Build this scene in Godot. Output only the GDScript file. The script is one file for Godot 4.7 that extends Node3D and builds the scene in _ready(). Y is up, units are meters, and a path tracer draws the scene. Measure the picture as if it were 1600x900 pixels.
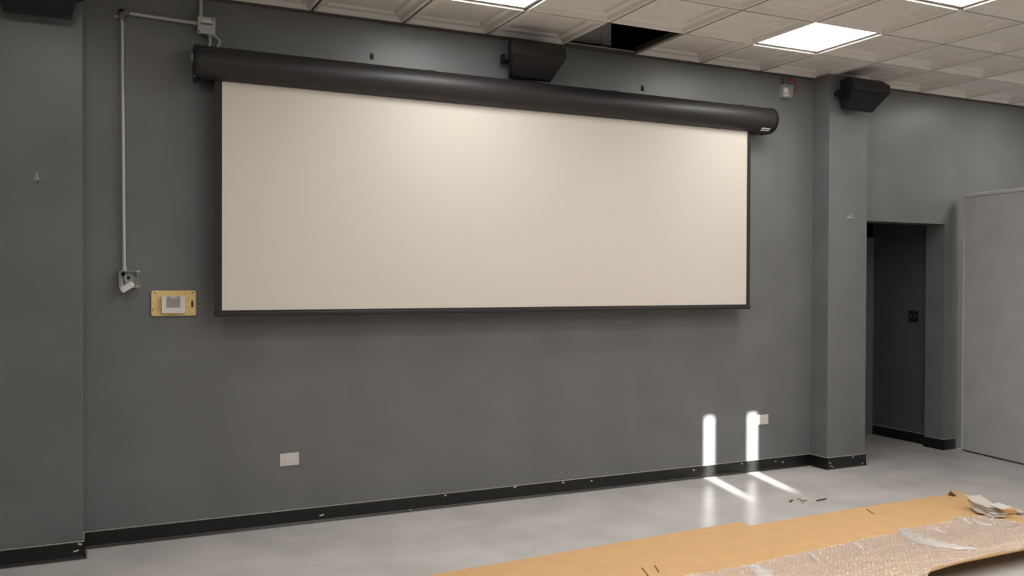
extends Node3D

const T := 0.6096          # ceiling module
const H := 3.28            # ceiling height
const Z1 := 0.6184         # first grid line in front of the screen wall
const XL := -5.4864        # left room wall  (column -9)
const XR := 7.9248         # right room wall (column 13)
const ZB := 7.324          # rear room wall  (row 12)
const PANELS := [[-1, 1], [3, 1], [3, 3], [-1, 3], [8, 1], [3, 5], [-1, 5], [8, 3], [3, 7], [-1, 7], [8, 5], [3, 9], [-1, 9], [8, 7], [8, 9], [-5, 3], [12, 5], [12, 8]]
const HOLE := [1, 0]

var rng := RandomNumberGenerator.new()
var used := {}
var M := {}

# ---------------------------------------------------------------- helpers
func numbered(s: String) -> String:
	if not used.has(s):
		used[s] = 0
		return s
	used[s] += 1
	return "%s_%03d" % [s, used[s]]

func tag(o, label := "", category := "", group := "", kind := ""):
	if label != "": o.set_meta("label", label)
	if category != "": o.set_meta("category", category)
	if group != "": o.set_meta("group", group)
	if kind != "": o.set_meta("kind", kind)
	return o

func base(called: String, where := Vector3.ZERO, turn := 0.0) -> Node3D:
	var o := Node3D.new()
	o.name = numbered(called)
	add_child(o, true)
	o.position = where
	o.rotation.y = turn
	return o

func mb() -> SurfaceTool:
	var st := SurfaceTool.new()
	st.begin(Mesh.PRIMITIVE_TRIANGLES)
	return st

func fin(st: SurfaceTool) -> ArrayMesh:
	st.generate_normals()
	return st.commit()

func inst(mesh: Mesh, called: String, mat: Material, parent: Node = null) -> MeshInstance3D:
	var o := MeshInstance3D.new()
	o.mesh = mesh
	o.material_override = mat
	o.cast_shadow = GeometryInstance3D.SHADOW_CASTING_SETTING_ON
	if parent == null:
		o.name = numbered(called)
		add_child(o, true)
	else:
		o.name = called
		parent.add_child(o, true)
	return o

func build(st: SurfaceTool, called: String, mat: Material, parent: Node = null) -> MeshInstance3D:
	return inst(fin(st), called, mat, parent)

func tri(st: SurfaceTool, a: Vector3, b: Vector3, c: Vector3, out: Vector3, sg := -1):
	st.set_smooth_group(sg)
	if (c - a).cross(b - a).dot(out) < 0.0:
		var k := b
		b = c
		c = k
	st.add_vertex(a)
	st.add_vertex(b)
	st.add_vertex(c)

func quad(st: SurfaceTool, a: Vector3, b: Vector3, c: Vector3, d: Vector3, out: Vector3, sg := -1):
	tri(st, a, b, c, out, sg)
	tri(st, a, c, d, out, sg)

# plain box between two corners
func bx(st: SurfaceTool, p: Vector3, q: Vector3):
	var c := (p + q) * 0.5
	var hs := (q - p).abs() * 0.5
	cbox(st, Transform3D(Basis.IDENTITY, c), hs, 0.0)

# chamfered box, half size hs
func cbox(st: SurfaceTool, tf: Transform3D, hs: Vector3, ch: float):
	ch = minf(ch, minf(hs.x, minf(hs.y, hs.z)) * 0.95)
	var inn := hs - Vector3.ONE * ch
	for ax in 3:
		for s in [-1.0, 1.0]:
			var u := (ax + 1) % 3
			var v := (ax + 2) % 3
			var pts := []
			for k in [[-1, -1], [1, -1], [1, 1], [-1, 1]]:
				var w := Vector3.ZERO
				w[ax] = s * hs[ax]
				w[u] = k[0] * inn[u]
				w[v] = k[1] * inn[v]
				pts.append(tf * w)
			var n := Vector3.ZERO
			n[ax] = s
			quad(st, pts[0], pts[1], pts[2], pts[3], tf.basis * n)
	if ch <= 0.0:
		return
	for ax in 3:
		var u := (ax + 1) % 3
		var v := (ax + 2) % 3
		for su in [-1.0, 1.0]:
			for sv in [-1.0, 1.0]:
				var a := Vector3.ZERO
				a[ax] = -inn[ax]
				a[u] = su * hs[u]
				a[v] = sv * inn[v]
				var b := a
				b[ax] = inn[ax]
				var c := b
				c[u] = su * inn[u]
				c[v] = sv * hs[v]
				var d := c
				d[ax] = -inn[ax]
				var n := Vector3.ZERO
				n[u] = su
				n[v] = sv
				quad(st, tf * a, tf * b, tf * c, tf * d, tf.basis * n)
	for sx in [-1.0, 1.0]:
		for sy in [-1.0, 1.0]:
			for sz in [-1.0, 1.0]:
				var g := Vector3(sx, sy, sz)
				tri(st, tf * Vector3(sx * hs.x, sy * inn.y, sz * inn.z), tf * Vector3(sx * inn.x, sy * hs.y, sz * inn.z), tf * Vector3(sx * inn.x, sy * inn.y, sz * hs.z), tf.basis * g)

func rbox(st: SurfaceTool, p: Vector3, q: Vector3, ch := 0.004):
	cbox(st, Transform3D(Basis.IDENTITY, (p + q) * 0.5), (q - p).abs() * 0.5, ch)

# round tube along a polyline
func tube(st: SurfaceTool, pts: Array, r: float, n := 12, caps := true):
	var rings := []
	var side := Vector3.ZERO
	for i in pts.size():
		var dir: Vector3
		if i == 0: dir = pts[1] - pts[0]
		elif i == pts.size() - 1: dir = pts[i] - pts[i - 1]
		else: dir = (pts[i + 1] - pts[i]).normalized() + (pts[i] - pts[i - 1]).normalized()
		dir = dir.normalized()
		if side == Vector3.ZERO:
			side = dir.cross(Vector3.UP if absf(dir.y) < 0.9 else Vector3.RIGHT).normalized()
		else:
			side = (side - dir * side.dot(dir)).normalized()
		var other := dir.cross(side)
		var ring := []
		for k in n:
			var a := TAU * k / n
			ring.append(pts[i] + (side * cos(a) + other * sin(a)) * r)
		rings.append(ring)
	for i in pts.size() - 1:
		var mid: Vector3 = (pts[i] + pts[i + 1]) * 0.5
		for k in n:
			var k2 := (k + 1) % n
			var a: Vector3 = rings[i][k]
			var c: Vector3 = rings[i + 1][k2]
			quad(st, a, rings[i][k2], c, rings[i + 1][k], (a + c) * 0.5 - mid, 1)
	if caps:
		for e in [0, pts.size() - 1]:
			var out: Vector3 = (pts[0] - pts[1]) if e == 0 else (pts[e] - pts[e - 1])
			for k in n:
				tri(st, pts[e], rings[e][k], rings[e][(k + 1) % n], out)

# extrude a closed profile (Vector2 y,z as x=z y=y) along X from x0 to x1
func extrude_x(st: SurfaceTool, prof: PackedVector2Array, x0: float, x1: float, smooth := false):
	var c := Vector2.ZERO
	for p in prof: c += p
	c /= prof.size()
	for i in prof.size():
		var a := prof[i]
		var b := prof[(i + 1) % prof.size()]
		var m := (a + b) * 0.5 - c
		var e := (b - a).normalized()
		var nn := Vector2(e.y, -e.x)
		if nn.dot(m) < 0: nn = -nn
		quad(st, Vector3(x0, a.y, a.x), Vector3(x1, a.y, a.x), Vector3(x1, b.y, b.x), Vector3(x0, b.y, b.x), Vector3(0, nn.y, nn.x), 1 if smooth else -1)
	var idx := Geometry2D.triangulate_polygon(prof)
	for i in range(0, idx.size(), 3):
		for s in [x0, x1]:
			tri(st, Vector3(s, prof[idx[i]].y, prof[idx[i]].x), Vector3(s, prof[idx[i + 1]].y, prof[idx[i + 1]].x), Vector3(s, prof[idx[i + 2]].y, prof[idx[i + 2]].x), Vector3(s - (x0 + x1) * 0.5, 0, 0))

# extrude an outline in the XY plane along Z
func extrude_z(st: SurfaceTool, prof: PackedVector2Array, z0: float, z1: float):
	var c := Vector2.ZERO
	for p in prof: c += p
	c /= prof.size()
	for i in prof.size():
		var a := prof[i]
		var b := prof[(i + 1) % prof.size()]
		var m := (a + b) * 0.5 - c
		quad(st, Vector3(a.x, a.y, z0), Vector3(a.x, a.y, z1), Vector3(b.x, b.y, z1), Vector3(b.x, b.y, z0), Vector3(m.x, m.y, 0))
	var idx := Geometry2D.triangulate_polygon(prof)
	for i in range(0, idx.size(), 3):
		for s in [z0, z1]:
			tri(st, Vector3(prof[idx[i]].x, prof[idx[i]].y, s), Vector3(prof[idx[i + 1]].x, prof[idx[i + 1]].y, s), Vector3(prof[idx[i + 2]].x, prof[idx[i + 2]].y, s), Vector3(0, 0, s - (z0 + z1) * 0.5))

func rounded(x0: float, y0: float, x1: float, y1: float, r: float, n := 4) -> PackedVector2Array:
	var p := PackedVector2Array()
	for k in [[x1 - r, y1 - r, 0.0], [x0 + r, y1 - r, 0.25], [x0 + r, y0 + r, 0.5], [x1 - r, y0 + r, 0.75]]:
		for i in n + 1:
			var a: float = TAU * (k[2] + 0.25 * i / n)
			p.append(Vector2(k[0] + cos(a) * r, k[1] + sin(a) * r))
	return p

func disc(st: SurfaceTool, c: Vector3, axis: Vector3, r: float, d: float, n := 14):
	tube(st, [c, c + axis.normalized() * d], r, n)

# ---------------------------------------------------------------- materials
func noise_tex(sd: int, freq: float, lo: Color, hi: Color, oct := 4, size := 512) -> NoiseTexture2D:
	var n := FastNoiseLite.new()
	n.seed = sd
	n.noise_type = FastNoiseLite.TYPE_SIMPLEX_SMOOTH
	n.frequency = freq
	n.fractal_octaves = oct
	var t := NoiseTexture2D.new()
	t.width = size
	t.height = size
	t.seamless = true
	t.noise = n
	var g := Gradient.new()
	g.set_color(0, lo)
	g.set_color(1, hi)
	t.color_ramp = g
	return t

func normal_tex(sd: int, freq: float, strength: float, size := 512) -> NoiseTexture2D:
	var t := noise_tex(sd, freq, Color.BLACK, Color.WHITE, 4, size)
	t.color_ramp = null
	t.as_normal_map = true
	t.bump_strength = strength
	return t

func mat(c: Color, rough := 0.6, metal := 0.0, spec := 0.5) -> StandardMaterial3D:
	var m := StandardMaterial3D.new()
	m.albedo_color = c
	m.roughness = rough
	m.metallic = metal
	m.metallic_specular = spec
	return m

func grained(c: Color, rough: float, sd: int, freq: float, amount: float, scale: float, bump := 0.0, metal := 0.0) -> StandardMaterial3D:
	var m := mat(c, rough, metal)
	m.albedo_texture = noise_tex(sd, freq, Color.WHITE * (1.0 - amount) + Color(0, 0, 0, 1), Color.WHITE)
	m.uv1_triplanar = true
	m.uv1_world_triplanar = true
	m.uv1_scale = Vector3.ONE * scale
	if bump > 0.0:
		m.normal_enabled = true
		m.normal_texture = normal_tex(sd + 50, 0.05, 3.0)
		m.normal_scale = bump
	return m

func materials():
	M.wall = grained(Color(0.452, 0.457, 0.460), 0.37, 3, 0.006, 0.08, 0.45, 0.03)
	M.wall.metallic_specular = 0.42
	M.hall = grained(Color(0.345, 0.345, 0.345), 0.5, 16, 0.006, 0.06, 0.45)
	M.rear_wall = grained(Color(0.78, 0.77, 0.75), 0.6, 4, 0.008, 0.08, 0.4)
	M.floor = grained(Color(0.805, 0.79, 0.775), 0.27, 5, 0.010, 0.11, 0.30)
	M.floor.metallic_specular = 0.35
	M.floor.roughness_texture = noise_tex(21, 0.01, Color(0.8, 0.8, 0.8), Color.WHITE)
	M.tile = grained(Color(0.90, 0.885, 0.865), 0.75, 6, 0.02, 0.05, 0.8, 0.05)
	M.tee = mat(Color(0.34, 0.32, 0.30), 0.55)
	M.angle = mat(Color(0.30, 0.285, 0.275), 0.6)
	M.rubber = grained(Color(0.085, 0.083, 0.080), 0.38, 7, 0.03, 0.35, 1.5)
	M.bead = grained(Color(0.76, 0.75, 0.73), 0.7, 8, 0.05, 0.45, 3.0)
	M.chip = mat(Color(0.78, 0.76, 0.73), 0.8)
	M.screen = mat(Color(0.83, 0.805, 0.765), 0.8, 0.0, 0.3)
	M.screen_black = mat(Color(0.13, 0.12, 0.12), 0.75)
	M.casing = grained(Color(0.135, 0.128, 0.132), 0.5, 9, 0.4, 0.12, 4.0)
	M.black = mat(Color(0.045, 0.042, 0.045), 0.5)
	M.grille = mat(Color(0.075, 0.07, 0.075), 0.7)
	M.steel = grained(Color(0.76, 0.765, 0.76), 0.42, 10, 0.08, 0.15, 6.0, 0.0, 0.2)
	M.steel_dark = mat(Color(0.42, 0.42, 0.42), 0.5, 0.3)
	M.dark_hole = mat(Color(0.05, 0.05, 0.05), 0.8)
	M.white_plastic = mat(Color(0.86, 0.85, 0.83), 0.4)
	M.ivory = mat(Color(0.80, 0.78, 0.76), 0.45)
	M.slot = mat(Color(0.16, 0.15, 0.15), 0.6)
	M.lcd = mat(Color(0.60, 0.59, 0.57), 0.25)
	M.wood = grained(Color(0.93, 0.81, 0.56), 0.6, 11, 0.03, 0.08, 2.0)
	M.red = mat(Color(0.62, 0.10, 0.09), 0.5)
	M.partition = grained(Color(0.735, 0.738, 0.735), 0.5, 12, 0.01, 0.06, 0.6)
	M.partition_cap = mat(Color(0.74, 0.74, 0.73), 0.45)
	M.card = grained(Color(0.845, 0.68, 0.48), 0.8, 13, 0.012, 0.05, 0.8)
	M.card_cut = mat(Color(0.36, 0.24, 0.13), 0.9)
	M.card_liner = grained(Color(0.86, 0.82, 0.77), 0.85, 14, 0.05, 0.15, 4.0)
	M.duct = grained(Color(0.94, 0.93, 0.93), 0.5, 15, 0.03, 0.2, 2.0, 0.6, 0.1)
	M.deck = mat(Color(0.10, 0.09, 0.09), 0.9)
	M.paint_spot = mat(Color(0.55, 0.54, 0.53), 0.7)
	M.door = mat(Color(0.45, 0.45, 0.44), 0.5)
	var g := StandardMaterial3D.new()
	g.albedo_color = Color(0.95, 0.97, 0.97, 0.06)
	g.transparency = BaseMaterial3D.TRANSPARENCY_ALPHA
	g.roughness = 0.0
	M.glass = g
	var b := StandardMaterial3D.new()
	b.albedo_color = Color(0.95, 0.92, 0.90, 0.36)
	b.transparency = BaseMaterial3D.TRANSPARENCY_ALPHA
	b.roughness = 0.17
	b.metallic_specular = 0.6
	b.cull_mode = BaseMaterial3D.CULL_DISABLED
	M.bubble = b
	var b2 := b.duplicate()
	b2.albedo_color = Color(0.98, 0.96, 0.95, 0.66)
	b2.roughness = 0.2
	M.film = b2
	var e := StandardMaterial3D.new()
	e.albedo_color = Color(0.95, 0.95, 0.93)
	e.emission_enabled = true
	e.emission = Color(1.0, 0.97, 0.93)
	e.emission_energy_multiplier = 1.8
	M.lens = e

# ---------------------------------------------------------------- setting
func is_panel(c: int, r: int) -> bool:
	for p in PANELS:
		if p[0] == c and p[1] == r: return true
	return false

func cell_x(c: int) -> float: return c * T
func cell_z(r: int) -> float: return 0.0 if r == 0 else Z1 + (r - 1) * T

func coffer(sx: float, sz: float) -> ArrayMesh:
	# stepped coffer seen from below; local origin at the cell corner, y 0 = tile face
	var st := mb()
	var lv := [[0.010, 0.022], [0.010, 0.0], [0.028, 0.0], [0.044, 0.026], [0.082, 0.030], [0.094, 0.044], [0.118, 0.047]]
	for i in lv.size() - 1:
		var a: float = lv[i][0]
		var ya: float = lv[i][1]
		var b: float = lv[i + 1][0]
		var yb: float = lv[i + 1][1]
		var p := [Vector3(a, ya, a), Vector3(sx - a, ya, a), Vector3(sx - a, ya, sz - a), Vector3(a, ya, sz - a)]
		var q := [Vector3(b, yb, b), Vector3(sx - b, yb, b), Vector3(sx - b, yb, sz - b), Vector3(b, yb, sz - b)]
		for k in 4:
			var k2 := (k + 1) % 4
			var inward: Vector3 = Vector3(sx / 2, 0, sz / 2) - (p[k] + p[k2]) * 0.5
			inward.y = 0
			var out := Vector3.DOWN + inward.normalized() * 0.6
			if i == 0: out = -inward
			quad(st, p[k], p[k2], q[k2], q[k], out)
	var z: float = lv[-1][0]
	var yz: float = lv[-1][1]
	quad(st, Vector3(z, yz, z), Vector3(sx - z, yz, z), Vector3(sx - z, yz, sz - z), Vector3(z, yz, sz - z), Vector3.DOWN)
	# back of the tile
	quad(st, Vector3(0.007, 0.055, 0.007), Vector3(sx - 0.007, 0.055, 0.007), Vector3(sx - 0.007, 0.055, sz - 0.007), Vector3(0.007, 0.055, sz - 0.007), Vector3.UP)
	return fin(st)

func make_ceiling():
	var ceil_node := base("ceiling")
	tag(ceil_node, "suspended ceiling of off-white coffered tiles with one tile missing", "ceiling", "", "structure")
	var full := coffer(T, T)
	var first := coffer(T, Z1)
	var drop := 0.014
	for c in range(-9, 13):
		for r in range(0, 12):
			if is_panel(c, r) or (c == HOLE[0] and r == HOLE[1]): continue
			var o := inst(first if r == 0 else full, "tile", M.tile, ceil_node)
			o.position = Vector3(cell_x(c), H - drop, cell_z(r))
	# tees
	for c in range(-8, 13):
		var st := mb()
		var x := cell_x(c)
		bx(st, Vector3(x - 0.012, H, 0.0), Vector3(x + 0.012, H + 0.003, ZB))
		bx(st, Vector3(x - 0.002, H + 0.003, 0.0), Vector3(x + 0.002, H + 0.038, ZB))
		build(st, "main_tee", M.tee, ceil_node)
	for r in range(1, 12):
		var st := mb()
		var z := cell_z(r)
		bx(st, Vector3(XL, H + 0.0004, z - 0.012), Vector3(XR, H + 0.0034, z + 0.012))
		bx(st, Vector3(XL, H + 0.0034, z - 0.002), Vector3(XR, H + 0.036, z + 0.002))
		build(st, "cross_tee", M.tee, ceil_node)
	# dark wall angle along the screen wall
	var st := mb()
	bx(st, Vector3(XL, H - 0.030, 0.0), Vector3(XR, H + 0.002, 0.006))
	var tr := build(st, "trim_1", M.angle)
	tag(tr, "dark wall angle strip along the ceiling edge above the screen", "trim", "", "structure")
	st = mb()
	bx(st, Vector3(XL, H + 0.002, -0.002), Vector3(XR, H + 0.005, 0.022))
	build(st, "flange", M.partition_cap, tr)

func make_panel(c: int, r: int, label: String):
	var o := base("ceiling_light", Vector3(cell_x(c) + T / 2, H, cell_z(r) + T / 2))
	var st := mb()
	var a := T / 2 - 0.008
	var b := T / 2 - 0.026
	for s in [[Vector3(-a, -0.002, -a), Vector3(a, 0.05, -b)], [Vector3(-a, -0.002, b), Vector3(a, 0.05, a)], [Vector3(-a, -0.002, -b), Vector3(-b, 0.05, b)], [Vector3(b, -0.002, -b), Vector3(a, 0.05, b)]]:
		bx(st, s[0], s[1])
	bx(st, Vector3(-a, 0.05, -a), Vector3(a, 0.054, a))
	build(st, "frame", M.white_plastic, o)
	st = mb()
	bx(st, Vector3(-b, 0.004, -b), Vector3(b, 0.010, b))
	build(st, "diffuser", M.lens, o)
	var l := AreaLight3D.new()
	l.name = "lamp"
	l.area_size = Vector2(2 * b, 2 * b)
	l.area_normalize_energy = true
	l.light_energy = 1.75
	l.light_color = Color(1.0, 0.992, 0.98)
	l.area_range = 30.0
	l.area_attenuation = 2.0
	l.shadow_enabled = true
	o.add_child(l, true)
	l.position = Vector3(0, 0.002, 0)
	l.rotation.x = -PI / 2
	tag(o, label, "ceiling light", "square ceiling light panels")

func wall_piece(called: String, boxes: Array, m: Material, label: String, cat := "wall"):
	var st := mb()
	for b in boxes: bx(st, b[0], b[1])
	return tag(build(st, called, m), label, cat, "", "structure")

func make_shell():
	var TOP := 4.3
	wall_piece("floor", [[Vector3(XL - 0.2, -0.2, -2.6), Vector3(XR + 0.2, 0.0, ZB + 0.2)]], M.floor, "polished grey concrete floor with faint mottling", "floor")
	wall_piece("wall_front", [
		[Vector3(XL, 0, -0.2), Vector3(3.43, H + 0.004, 0)],
		[Vector3(3.43, 2.088, -0.2), Vector3(4.625, H + 0.004, 0)],
		[Vector3(4.625, 0, -0.2), Vector3(XR, H + 0.004, 0)]], M.wall, "dark grey painted wall behind the projector screen, with a doorway at its right")
	var p = wall_piece("pillar", [[Vector3(3.005, 0, 0), Vector3(3.435, H - 0.016, 0.188)]], M.wall, "dark grey square pillar between the projector screen and the doorway", "pillar")
	p = wall_piece("pillar", [[Vector3(-2.96, 0, 0), Vector3(-2.53, H - 0.016, 0.188)]], M.wall, "dark grey square pillar left of the metal conduit", "pillar")
	wall_piece("wall_left", [[Vector3(XL - 0.2, 0, -2.6), Vector3(XL, TOP, ZB + 0.2)]], M.rear_wall, "grey side wall on the left of the room")
	wall_piece("wall_right", [[Vector3(XR, 0, -2.6), Vector3(XR + 0.2, TOP, ZB + 0.2)]], M.rear_wall, "grey side wall on the far right of the room")
	# rear wall with the double door opening
	wall_piece("wall_rear", [
		[Vector3(XL, 0, ZB), Vector3(-0.665, TOP, ZB + 0.2)],
		[Vector3(1.165, 0, ZB), Vector3(XR, TOP, ZB + 0.2)],
		[Vector3(-0.665, 2.14, ZB), Vector3(1.165, TOP, ZB + 0.2)]], M.rear_wall, "grey rear wall with a double door behind the camera")
	wall_piece("wall_back", [[Vector3(XL, 0, -2.6), Vector3(XR, TOP, -2.4)]], M.deck, "dark wall closing the space behind the screen wall")
	wall_piece("roof_deck", [[Vector3(XL - 0.2, TOP, -2.6), Vector3(XR + 0.2, TOP + 0.2, ZB + 0.2)]], M.deck, "dark roof deck above the suspended ceiling", "roof")
	# hallway behind the doorway
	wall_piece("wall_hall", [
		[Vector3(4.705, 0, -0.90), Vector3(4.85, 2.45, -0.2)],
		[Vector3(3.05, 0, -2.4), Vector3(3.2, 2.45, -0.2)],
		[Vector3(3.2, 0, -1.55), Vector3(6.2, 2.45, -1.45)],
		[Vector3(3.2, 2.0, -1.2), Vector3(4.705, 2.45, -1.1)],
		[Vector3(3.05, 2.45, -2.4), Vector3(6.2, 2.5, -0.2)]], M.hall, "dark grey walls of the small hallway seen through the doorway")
	wall_piece("trim_2", [[Vector3(4.56, 0, -0.98), Vector3(4.703, 2.0, -0.885)]], M.wall, "grey door casing standing at the end of the dark hallway", "trim")
	# double door with narrow vision lites, behind the camera
	var n := 1
	for d in [[-0.66, 0.247, 0.030], [0.253, 1.16, 0.466]]:
		var o := Node3D.new()
		o.name = "door_%d" % n
		add_child(o)
		var st := mb()
		var z0 := ZB + 0.02
		var z1 := ZB + 0.065
		var hw := 0.046
		var cx: float = d[2]
		var y0 := 1.15
		var y1 := 1.73
		bx(st, Vector3(d[0], 0.0, z0), Vector3(cx - hw, 2.135, z1))
		bx(st, Vector3(cx + hw, 0.0, z0), Vector3(d[1], 2.135, z1))
		bx(st, Vector3(cx - hw, 0.0, z0), Vector3(cx + hw, y0, z1))
		bx(st, Vector3(cx - hw, y1, z0), Vector3(cx + hw, 2.135, z1))
		build(st, "leaf", M.door, o)
		st = mb()
		bx(st, Vector3(cx - hw, y0, z0 + 0.02), Vector3(cx + hw, y1, z0 + 0.026))
		build(st, "pane", M.glass, o)
		tag(o, "grey steel rear door leaf with a narrow glass lite, %s of the pair" % ["nearer the left wall", "nearer the right wall"][n - 1], "door", "", "structure")
		n += 1

func baseboard(called: String, runs: Array, label: String, chips: Array):
	# runs: [from, to, outward] ; board stands in front of the wall
	var o := Node3D.new()
	o.name = called
	add_child(o)
	tag(o, label, "baseboard", "", "structure")
	var hb := 0.096
	var t := 0.006
	for r in runs:
		var a: Vector3 = r[0]
		var b: Vector3 = r[1]
		var n: Vector3 = r[2]
		var d := (b - a).normalized()
		var ln := a.distance_to(b)
		var st := mb()
		var prof := [[0.0, 0.0], [0.014, 0.0], [0.0125, 0.006], [t, 0.018], [t, hb - 0.003], [t - 0.003, hb], [0.0, hb]]
		for i in prof.size():
			var p: Array = prof[i]
			var q: Array = prof[(i + 1) % prof.size()]
			var pa: Vector3 = a + n * p[0] + Vector3.UP * p[1]
			var qa: Vector3 = a + n * q[0] + Vector3.UP * q[1]
			var e := (qa - pa).normalized()
			var out := d.cross(e)
			if out.dot((pa + qa) * 0.5 - (a + n * 0.003 + Vector3.UP * 0.05)) < 0: out = -out
			quad(st, pa, pa + d * ln, qa + d * ln, qa, out)
		for e in [a, b]:
			var c: Vector3 = e + n * 0.003 + Vector3.UP * 0.05
			for i in prof.size():
				var p: Array = prof[i]
				var q: Array = prof[(i + 1) % prof.size()]
				tri(st, c, e + n * p[0] + Vector3.UP * p[1], e + n * q[0] + Vector3.UP * q[1], -d if e == a else d)
		build(st, "board", M.rubber, o)
		st = mb()
		var hs := Vector3(ln / 2, 0.0032, 0.0035)
		var tf := Transform3D(Basis(d, Vector3.UP, d.cross(Vector3.UP)), (a + b) / 2 + Vector3.UP * (hb + 0.0032) + n * 0.0035)
		cbox(st, tf, hs, 0.001)
		build(st, "caulk_line", M.bead, o)
		st = mb()
		tf.origin = (a + b) / 2 + Vector3.UP * 0.0015 + n * 0.020
		cbox(st, tf, Vector3(ln / 2, 0.0015, 0.005), 0.001)
		build(st, "floor_caulk", M.bead, o)
	for c in chips:
		var st := mb()
		var w: float = rng.randf_range(0.006, 0.016)
		cbox(st, Transform3D(Basis(c[1].cross(Vector3.UP).normalized(), Vector3.UP, c[1]) * Basis(Vector3(0, 0, 1), rng.randf_range(-0.5, 0.5)), c[0]), Vector3(w, rng.randf_range(0.003, 0.006), 0.0015), 0.001)
		build(st, "paint_chip", M.chip, o)

func make_baseboards():
	var F := Vector3(0, 0, 1)
	var R := Vector3(1, 0, 0)
	var chips := []
	for c in [[-1.15, 0.045], [-0.30, 0.085], [0.23, 0.09], [0.62, 0.085], [0.86, 0.075], [1.79, 0.072], [2.27, 0.08], [2.62, 0.07], [-0.55, 0.012], [2.70, 0.055]]:
		chips.append([Vector3(c[0], c[1], 0.0075), F])
	baseboard("baseboard_front", [[Vector3(-2.53, 0, 0), Vector3(3.005, 0, 0), F]], "black rubber baseboard along the wall under the projector screen", chips)
	baseboard("baseboard_left", [[Vector3(-2.96, 0, 0.188), Vector3(-2.524, 0, 0.188), F], [Vector3(-2.53, 0, 0.0), Vector3(-2.53, 0, 0.194), R]], "black rubber baseboard around the left pillar", [[Vector3(-2.565, 0.05, 0.1955), F], [Vector3(-2.545, 0.085, 0.1955), F]])
	baseboard("baseboard_right", [[Vector3(2.999, 0, 0.188), Vector3(3.441, 0, 0.188), F], [Vector3(3.005, 0, 0.0), Vector3(3.005, 0, 0.194), -R], [Vector3(3.435, 0, 0.0), Vector3(3.435, 0, 0.194), R]], "black rubber baseboard around the pillar next to the doorway", [[Vector3(3.04, 0.03, 0.1955), F], [Vector3(3.06, 0.02, 0.1955), F], [Vector3(3.29, 0.085, 0.1955), F], [Vector3(3.40, 0.02, 0.1955), F], [Vector3(3.035, 0.055, 0.1955), F]])
	baseboard("baseboard_doorway", [[Vector3(4.619, 0, 0.0), Vector3(4.79, 0, 0.0), F], [Vector3(4.625, 0, -0.2), Vector3(4.625, 0, 0.006), -R]], "black rubber baseboard at the right jamb of the doorway", [])
	baseboard("baseboard_hall", [[Vector3(4.705, 0, -0.88), Vector3(4.705, 0, -0.2), -R], [Vector3(3.2, 0, -1.45), Vector3(6.2, 0, -1.45), F]], "black rubber baseboard along the hallway wall beyond the doorway", [])

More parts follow.
